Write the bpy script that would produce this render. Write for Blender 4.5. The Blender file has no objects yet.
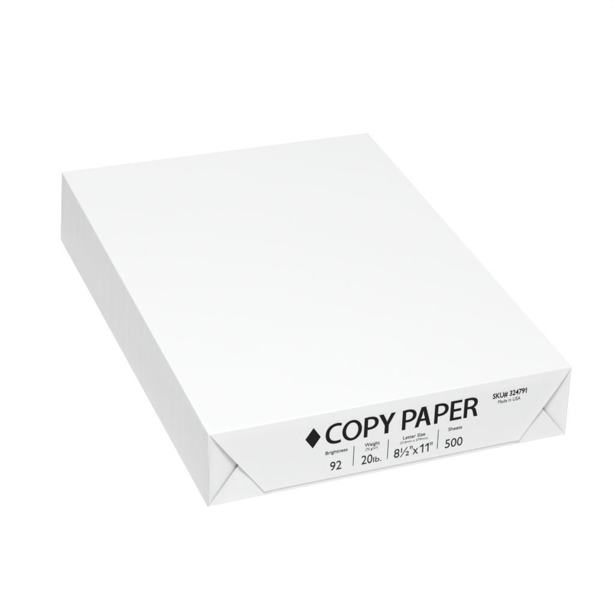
import bpy, bmesh, math
from mathutils import Vector, Matrix

S = bpy.context.scene
COL = S.collection

# ------------------------------------------------------------------ camera
CAM = Vector((-0.37956, -0.88646, 0.63383))
RIGHT = Vector((0.92872, -0.36675, 0.054527))
UP = Vector((0.155084, 0.517802, 0.841326))
FWD = Vector((0.336791, 0.772901, -0.53777))
cam = bpy.data.cameras.new('camera')
cam.sensor_fit = 'HORIZONTAL'
cam.sensor_width = 36.0
cam.lens = 36.0 * 3.055445
cam.clip_start, cam.clip_end = 0.01, 100.0
cam_ob = bpy.data.objects.new('camera', cam)
m3 = Matrix((RIGHT, UP, -FWD)).transposed()
cam_ob.matrix_world = Matrix.Translation(CAM) @ m3.to_4x4()
COL.objects.link(cam_ob)
S.camera = cam_ob

# ------------------------------------------------------------------ studio light
world = bpy.data.worlds.new('World')
S.world = world
world.use_nodes = True
bg = world.node_tree.nodes['Background']
bg.inputs['Color'].default_value = (0.98, 0.985, 1.0, 1)
bg.inputs['Strength'].default_value = 0.22


def softbox(name, loc, target, sx, sy, power, color=(1, 1, 1), spread=180):
    l = bpy.data.lights.new(name, 'AREA')
    l.shape = 'RECTANGLE'
    l.size, l.size_y = sx, sy
    l.energy = power
    l.color = color
    l.spread = math.radians(spread)
    o = bpy.data.objects.new(name, l)
    o.location = loc
    o.rotation_euler = (Vector(target) - Vector(loc)).to_track_quat('-Z', 'Y').to_euler()
    COL.objects.link(o)
    return o


softbox('key_softbox', (-0.40, -0.88, 2.0), (0, 0, 0), 0.28, 0.5, 55.0)
softbox('added_floor_fill', (0.15, 1.0, 1.6), (0.15, 0.6, 0), 0.8, 0.5, 1.8, spread=80)  # unseen fill lamp, added to keep the tabletop behind the ream white

vs = S.view_settings
S.display_settings.display_device = 'sRGB'
vs.view_transform = 'Standard'
vs.look = 'None'
vs.exposure = 0.0
vs.gamma = 1.0
vs.use_curve_mapping = False
S.render.film_transparent = False
S.render.filter_size = 2.2
S.cycles.max_bounces = 8
S.cycles.diffuse_bounces = 6


# ------------------------------------------------------------------ materials
def mat(name, color, rough=0.6, spec=0.3):
    m = bpy.data.materials.new(name)
    m.use_nodes = True
    b = m.node_tree.nodes['Principled BSDF']
    b.inputs['Base Color'].default_value = (*color, 1)
    b.inputs['Roughness'].default_value = rough
    b.inputs['Specular IOR Level'].default_value = spec
    return m, m.node_tree, b


def add_bump(nt, b, layers):
    """layers: (mapping scale xyz, noise scale, detail, strength, distance)"""
    tc = nt.nodes.new('ShaderNodeTexCoord')
    prev = None
    for sc, ns, det, st, dist in layers:
        mp = nt.nodes.new('ShaderNodeMapping')
        mp.inputs['Scale'].default_value = sc
        nt.links.new(tc.outputs['Object'], mp.inputs['Vector'])
        n = nt.nodes.new('ShaderNodeTexNoise')
        n.inputs['Scale'].default_value = ns
        n.inputs['Detail'].default_value = det
        nt.links.new(mp.outputs['Vector'], n.inputs['Vector'])
        bu = nt.nodes.new('ShaderNodeBump')
        bu.inputs['Strength'].default_value = st
        bu.inputs['Distance'].default_value = dist
        nt.links.new(n.outputs['Fac'], bu.inputs['Height'])
        if prev:
            nt.links.new(prev.outputs['Normal'], bu.inputs['Normal'])
        prev = bu
    nt.links.new(prev.outputs['Normal'], b.inputs['Normal'])


PAPER = (0.673, 0.674, 0.676)
M_TOP, nt, b = mat('wrapper_paper', PAPER, 0.55, 0.25)
add_bump(nt, b, [((1, 1, 1), 9.0, 2.0, 0.4, 0.002), ((1, 1, 1), 900.0, 3.0, 0.10, 0.0001)])
M_SIDE, nt, b = mat('wrapper_side_paper', PAPER, 0.55, 0.25)
add_bump(nt, b, [((1, 1, 0.02), 75.0, 2.0, 0.5, 0.0020), ((1, 1, 1), 900.0, 3.0, 0.10, 0.0001)])
M_FLAP, nt, b = mat('flap_paper', PAPER, 0.55, 0.25)
add_bump(nt, b, [((1, 1, 1), 30.0, 2.0, 0.15, 0.0006), ((1, 1, 1), 900.0, 3.0, 0.10, 0.0001)])
M_INK, nt, b = mat('black_ink', (0.010, 0.009, 0.010), 0.8, 0.08)
M_INK2, nt, b = mat('grey_ink', (0.030, 0.029, 0.030), 0.8, 0.1)
M_TABLE, nt, b = mat('white_tabletop', (0.97, 0.97, 0.97), 0.7, 0.2)
add_bump(nt, b, [((1, 1, 1), 400.0, 2.0, 0.05, 0.0001)])

# ------------------------------------------------------------------ ream geometry (metres)
K = {'A': (-0.10643, 0.14906, 0.0482), 'B': (0.1073, 0.14631, 0.0482),
     'C': (0.1068, -0.14706, 0.0482), 'D': (-0.10832, -0.14665, 0.0482),
     'a': (-0.10894, 0.14523, 0.0), 'd': (-0.10764, -0.14676, 0.0),
     'c': (0.10969, -0.14646, 0.0), 'b': (0.1078, 0.1445, 0.0)}
K = {k: Vector(v) for k, v in K.items()}
FW, FH = 214.73, 48.2          # front panel in millimetres
N = (K['C'] - K['d']).cross(K['D'] - K['c']).normalized()
if N.y > 0:
    N = -N


def F(x, y, n=0.0):
    """point of the front panel: x, y in mm from its lower left corner, n mm outwards"""
    u, v = x / FW, y / FH
    p = (1 - u) * ((1 - v) * K['d'] + v * K['D']) + u * ((1 - v) * K['c'] + v * K['C'])
    return p + N * (n * 0.001)


def link(name, me, parent=None, m=None):
    o = bpy.data.objects.new(name, me)
    COL.objects.link(o)
    if parent:
        o.parent = parent
    for x in ([m] if m and not isinstance(m, list) else (m or [])):
        me.materials.append(x)
    return o


# setting
bm = bmesh.new()
bmesh.ops.create_grid(bm, x_segments=1, y_segments=1, size=4.0)
me = bpy.data.meshes.new('tabletop')
bm.to_mesh(me); bm.free()
table = link('tabletop', me, None, M_TABLE)
table['kind'] = 'structure'

# the thing
ream = bpy.data.objects.new('paper_ream', None)
ream.empty_display_size = 0.1
COL.objects.link(ream)
ream['label'] = 'white wrapped ream of copy paper lying flat on the white surface'
ream['category'] = 'paper ream'

# wrapper: rounded box with an open, recessed front that the folds close
RAD = 0.65      # mm, rounding of the wrapper's edges
bm = bmesh.new()
v = {k: bm.verts.new(p + Vector((0, 0, 0.0 if k.islower() else 0))) for k, p in K.items()}
for q in ('DCBA', 'abcd', 'dcCD', 'cbBC', 'baAB', 'adDA'):
    bm.faces.new([v[k] for k in q])
bmesh.ops.recalc_face_normals(bm, faces=bm.faces)
bmesh.ops.bevel(bm, geom=[e for e in bm.edges if max(q.co.z for q in e.verts) > 0.01], offset=RAD * 0.001, segments=4, profile=0.5, affect='EDGES')
front = max((f for f in bm.faces if f.normal.y < -0.95), key=lambda f: f.calc_area())
bmesh.ops.inset_individual(bm, faces=[front], thickness=0.0003, depth=0.0)
for vv in front.verts:
    vv.co -= N * 0.0035
for f in bm.faces:
    f.smooth = f.calc_area() < 2e-3 and f is not front
    f.material_index = 1 if abs(f.normal.x) > 0.6 else 0
me = bpy.data.meshes.new('wrapper')
bm.to_mesh(me); bm.free()
wrapper = link('wrapper', me, ream, [M_TOP, M_SIDE])


def sheet(name, fn, nu, nv, thick, parent, m, uv_lo=(0, 0)):
    """a thin sheet of paper: fn(s, t) -> (x, y, n) in panel mm; thickness goes inwards"""
    bm = bmesh.new()
    grid = []
    for j in range(nv + 1):
        row = []
        for i in range(nu + 1):
            x, y, n = fn(i / nu, j / nv)
            row.append((bm.verts.new(F(x, y, n)), bm.verts.new(F(x, y, n - thick))))
        grid.append(row)
    for j in range(nv):
        for i in range(nu):
            a, b_, c, d = grid[j][i], grid[j][i + 1], grid[j + 1][i + 1], grid[j + 1][i]
            f = bm.faces.new((a[0], b_[0], c[0], d[0])); f.smooth = True
            f = bm.faces.new((d[1], c[1], b_[1], a[1])); f.smooth = True
    ring = [grid[0][i] for i in range(nu)] + [grid[j][nu] for j in range(nv)] + \
           [grid[nv][i] for i in range(nu, 0, -1)] + [grid[j][0] for j in range(nv, 0, -1)]
    for i in range(len(ring)):
        p, q = ring[i], ring[(i + 1) % len(ring)]
        try:
            f = bm.faces.new((p[1], q[1], q[0], p[0]))
            f.smooth = False
        except ValueError:
            pass
    bmesh.ops.remove_doubles(bm, verts=bm.verts, dist=1e-7)
    bmesh.ops.recalc_face_normals(bm, faces=bm.faces)
    for e in bm.edges:
        if len(e.link_faces) == 2 and e.calc_face_angle(0) > 0.7:
            e.smooth = False
    me = bpy.data.meshes.new(name)
    bm.to_mesh(me); bm.free()
    return link(name, me, parent, m)


R_ = RAD
# side tucks: pressed inwards towards the middle of the end
def tuck(side, depth, power):
    def fn(s, t):
        w = 46.0 * s
        x = R_ + w if side < 0 else FW - R_ - w
        y = R_ * 0.6 + (FH - 1.2 * R_) * t
        n = 0.06 - 0.40 * min(1.0, w / 2.0) - depth * min(1.0, w / 18.0) ** power
        return x, y, max(n, -3.0)
    return fn


sheet('side_tuck', tuck(-1, 1.7, 1.2), 40, 12, 0.12, ream, M_FLAP)
sheet('side_tuck', tuck(1, 1.9, 1.1), 40, 12, 0.12, ream, M_FLAP)


def trapezoid(y0, y1, xl0, xl1, xr0, xr1, nfun):
    def fn(s, t):
        y = y0 + (y1 - y0) * t
        xl, xr = xl0 + (xl1 - xl0) * t, xr0 + (xr1 - xr0) * t
        # more rows of vertices near the free slanted edges
        e = s * s * (3 - 2 * s)
        x = xl + (xr - xl) * e
        return x, y, nfun(x, y, x - xl, xr - x)
    return fn


# bottom flap folded up over the tucks
def n_bottom(x, y, dl, dr):
    flat = 0.08 + 0.10 * min(1, max(0, y - 3.0) / 8.0)
    # near its slanted edges the flap sinks after the tuck it covers
    d, w = (dl, x) if dl < dr else (dr, FW - x)
    e = max(0.0, 1 - d / 16.0)
    return flat - 0.95 * min(1.0, max(0.0, w - 1) / 18.0) ** 1.15 * e * e * (3 - 2 * e)


sheet('bottom_flap', trapezoid(0.04, 36.0, 0.4, 26.0, FW - 0.4, FW - 26.9, n_bottom), 60, 16, 0.12, ream, M_FLAP)


# top flap folded down over everything, its free edges standing off a little
def n_base(y):
    return 0.12 + 0.50 * min(1.0, (FH - y) / 6.0)


def n_top(x, y, dl, dr):
    k = min(1.0, (FH - y) / 14.0)
    return n_base(y) + 0.30 * k * max(0.0, 1 - min(dl, dr) / 7.0) ** 2


top_flap = sheet('top_flap', trapezoid(3.3, FH - 0.45, 31.9, 0.75, FW - 30.5, FW - 0.75, n_top), 90, 40, 0.16, ream, M_FLAP)


# ------------------------------------------------------------------ lettering
def lay(name, curve_data, m, sx, sy, dx, dy):
    """curve outline -> thin ink mesh laid on the top flap"""
    ob = bpy.data.objects.new('tmp', curve_data)
    COL.objects.link(ob)
    bpy.context.view_layer.update()
    dg = bpy.context.evaluated_depsgraph_get()
    me = bpy.data.meshes.new_from_object(ob.evaluated_get(dg))
    bpy.data.objects.remove(ob)
    me.name = name
    me.materials.clear()
    for vv in me.vertices:
        x, y = vv.co.x * sx + dx, vv.co.y * sy + dy
        n = n_base(y) + 0.05
        vv.co = F(x, y, n + (0.03 if vv.co.z > 0 else 0.0))
    return link(name, me, top_flap, m)


def outline(polys):
    cu = bpy.data.curves.new('outline', 'CURVE')
    cu.dimensions = '2D'
    cu.fill_mode = 'BOTH'
    cu.extrude = 0.01
    for pts in polys:
        sp = cu.splines.new('POLY')
        sp.points.add(len(pts) - 1)
        for p, q in zip(sp.points, pts):
            p.co = (q[0], q[1], 0, 1)
        sp.use_cyclic_u = True
    return cu


def bez(*pts, n=14):
    """chain of cubic segments given as p0, c1, c2, p1, c1, c2, p2 ..."""
    out = [pts[0]]
    for i in range(0, len(pts) - 1, 3):
        a, b_, c, d = pts[i:i + 4]
        for k in range(1, n + 1):
            t = k / n
            w = ((1 - t) ** 3, 3 * t * (1 - t) ** 2, 3 * t * t * (1 - t), t ** 3)
            out.append(tuple(sum(wi * p[j] for wi, p in zip(w, (a, b_, c, d))) for j in (0, 1)))
    return out


# humanist bold capitals, cap height 1
def g_C():
    o = bez((.70, .955), (.65, .985), (.58, 1.015), (.49, 1.015), (.20, 1.015), (.0, .80), (.0, .49),
            (.0, .18), (.19, -.015), (.47, -.015), (.57, -.015), (.65, .005), (.69, .03))
    i = bez((.665, .155), (.62, .135), (.55, .125), (.49, .125), (.285, .125), (.165, .27), (.165, .495),
            (.165, .735), (.30, .875), (.49, .875), (.565, .875), (.62, .855), (.66, .835))
    return [o + i]


def g_O():
    k = .5523

    def ell(cx, cy, rx, ry):
        return bez((cx + rx, cy), (cx + rx, cy + k * ry), (cx + k * rx, cy + ry), (cx, cy + ry),
                   (cx - k * rx, cy + ry), (cx - rx, cy + k * ry), (cx - rx, cy),
                   (cx - rx, cy - k * ry), (cx - k * rx, cy - ry), (cx, cy - ry),
                   (cx + k * rx, cy - ry), (cx + rx, cy - k * ry), (cx + rx, cy))[:-1]
    return [ell(.425, .5, .425, .515), ell(.425, .5, .262, .39)]


def g_P():
    o = [(0, 0), (.16, 0), (.16, .365)] + bez((.16, .365), (.18, .36), (.21, .358), (.24, .358), (.36, .358), (.47, .39), (.54, .455),
        (.60, .51), (.63, .59), (.63, .685), (.63, .785), (.59, .865), (.525, .92), (.46, .975), (.36, 1.005), (.235, 1.005))[1:] \
        + bez((.235, 1.005), (.14, 1.005), (.06, 1.0), (0, .985))[1:]
    i = bez((.16, .49), (.18, .484), (.205, .482), (.24, .482), (.385, .482), (.468, .555), (.468, .68),
            (.468, .81), (.38, .882), (.25, .882), (.21, .882), (.18, .88), (.16, .873))
    return [o, i]


def g_Y():
    return [[(.255, 0), (.42, 0), (.42, .425), (.68, 1), (.498, 1)] +
            bez((.498, 1), (.42, .80), (.38, .70), (.345, .60), (.31, .70), (.27, .80), (.185, 1))[1:] + [(0, 1), (.255, .42)]]


def g_A():
    o = [(0, 0), (.165, 0), (.243, .285), (.462, .285), (.545, 0), (.716, 0), (.458, 1), (.258, 1)]
    i = [(.27, .40), (.325, .60)] + bez((.325, .60), (.337, .67), (.345, .74), (.354, .80), (.364, .74), (.372, .67), (.386, .60))[1:] + [(.438, .40)]
    return [o, i]


def g_E():
    return [[(0, 0), (.54, 0), (.54, .128), (.163, .128), (.163, .445), (.50, .445), (.50, .572), (.163, .572),
             (.163, .873), (.525, .873), (.525, 1), (0, 1)]]


def g_R():
    o = [(0, 0), (.16, 0), (.16, .43)] + bez((.16, .43), (.19, .43), (.21, .43), (.235, .43), (.345, .425), (.375, .385), (.405, .26),
        (.43, .145), (.45, .045), (.475, 0))[1:] + [(.645, 0)] + bez((.645, 0), (.62, .05), (.595, .16), (.565, .285),
        (.545, .375), (.51, .44), (.445, .475), (.52, .505), (.61, .59), (.61, .73),
        (.61, .82), (.58, .885), (.525, .93), (.46, .985), (.365, 1.005), (.235, 1.005), (.145, 1.005), (.06, 1.0), (0, .985))[1:]
    i = bez((.16, .548), (.18, .548), (.21, .548), (.245, .548), (.37, .548), (.452, .61), (.452, .715),
            (.452, .83), (.37, .885), (.25, .885), (.21, .885), (.18, .883), (.16, .875))
    return [o, i]


CAP = 13.35
title = []
for g, x, w in ((g_C, 66.1, 1), (g_O, 75.8, 1.01), (g_P, 88.55, 1), (g_Y, 97.0, 1.09), (g_P, 111.05, 1),
                (g_A, 118.7, 1.02), (g_P, 130.35, 1), (g_E, 139.95, 0.98), (g_R, 148.25, 1.01)):
    title += [[(x + p[0] * CAP * w, 26.8 + p[1] * CAP) for p in poly] for poly in g()]
lay('title_lettering', outline(title), M_INK, 1, 1, 0, 0)
lay('diamond_mark', outline([[(54.45, 33.1), (58.95, 26.3), (63.3, 33.1), (59.0, 40.0)]]), M_INK, 1, 1, 0, 0)
for x in (83.1, 103.4, 133.45):
    lay('divider_line', outline([[(x - .2, 8.8), (x + .2, 8.8), (x + .2, 22.3), (x - .2, 22.3)]]), M_INK2, 1, 1, 0, 0)


def text(name, body, x0, x1, y, cap, m, weight=0.0):
    """one line of print between x0 and x1 (mm), standing on y, capitals cap mm high"""
    cu = bpy.data.curves.new('text', 'FONT')
    cu.body = body
    cu.size = 1.0
    cu.offset = weight
    cu.extrude = 0.01
    ob = bpy.data.objects.new('tmp', cu)
    COL.objects.link(ob)
    bpy.context.view_layer.update()
    dg = bpy.context.evaluated_depsgraph_get()
    me = ob.evaluated_get(dg).to_mesh()
    xs = [vv.co.x for vv in me.vertices]
    lo, hi = min(xs), max(xs)
    bpy.data.objects.remove(ob)
    sx = (x1 - x0) / (hi - lo)
    return lay(name, cu, m, sx, cap / 0.70, x0 - lo * sx, y)


text('brightness_lettering', 'Brightness', 66.5, 79.4, 20.0, 2.3, M_INK2, 0.009)
text('value_lettering', '92', 69.5, 76.2, 8.4, 6.0, M_INK2, 0.004)
text('weight_lettering', 'Weight', 89.4, 98.3, 20.2, 2.4, M_INK2, 0.009)
text('weight_note_lettering', '(75 g/m\u00b2)', 90.0, 97.3, 17.4, 1.7, M_INK2, 0.0)
text('value_lettering', '20', 87.9, 94.4, 8.4, 6.0, M_INK2, 0.004)
text('unit_lettering', 'lb.', 94.9, 99.8, 8.4, 3.6, M_INK2, 0.006)
text('size_lettering', 'Letter Size', 112.2, 125.5, 20.1, 2.3, M_INK2, 0.009)
text('size_note_lettering', '(216mm x 279mm)', 110.6, 127.1, 17.4, 1.5, M_INK2, 0.0)
text('value_lettering', '8', 107.3, 110.5, 8.4, 6.0, M_INK2, 0.004)
text('value_lettering', '\u00bd', 111.0, 116.4, 8.4, 6.0, M_INK2, 0.004)
text('inch_mark_lettering', '"', 116.7, 118.3, 8.4, 6.0, M_INK2, 0.004)
text('value_lettering', 'x', 118.5, 121.8, 8.4, 6.0, M_INK2, 0.004)


def one(x):
    st = .75
    return [[(x, 8.3), (x, 12.9), (x - 1.3, 12.2), (x - 1.5, 12.85), (x + .1, 14.3), (x + st, 14.3), (x + st, 8.3)]]


lay('value_lettering', outline(one(124.2) + one(127.4)), M_INK2, 1, 1, 0, 0)
text('inch_mark_lettering', '"', 128.9, 130.4, 8.3, 6.0, M_INK2, 0.004)
text('sheets_lettering', 'Sheets', 139.5, 147.9, 19.9, 2.3, M_INK2, 0.009)
text('value_lettering', '500', 138.1, 148.8, 8.1, 6.0, M_INK2, 0.004)
text('stock_number_lettering', 'SKU# 324791', 165.6, 186.6, 36.4, 3.5, M_INK, 0.022)
lay('stock_number_lettering', outline([[(185.35, 38.8), (186.3, 39.75), (186.3, 39.1), (185.6, 38.45)]]), M_INK, 1, 1, 0, 0)
text('origin_lettering', 'Made in USA', 169.1, 183.0, 32.4, 2.4, M_INK, 0.0)
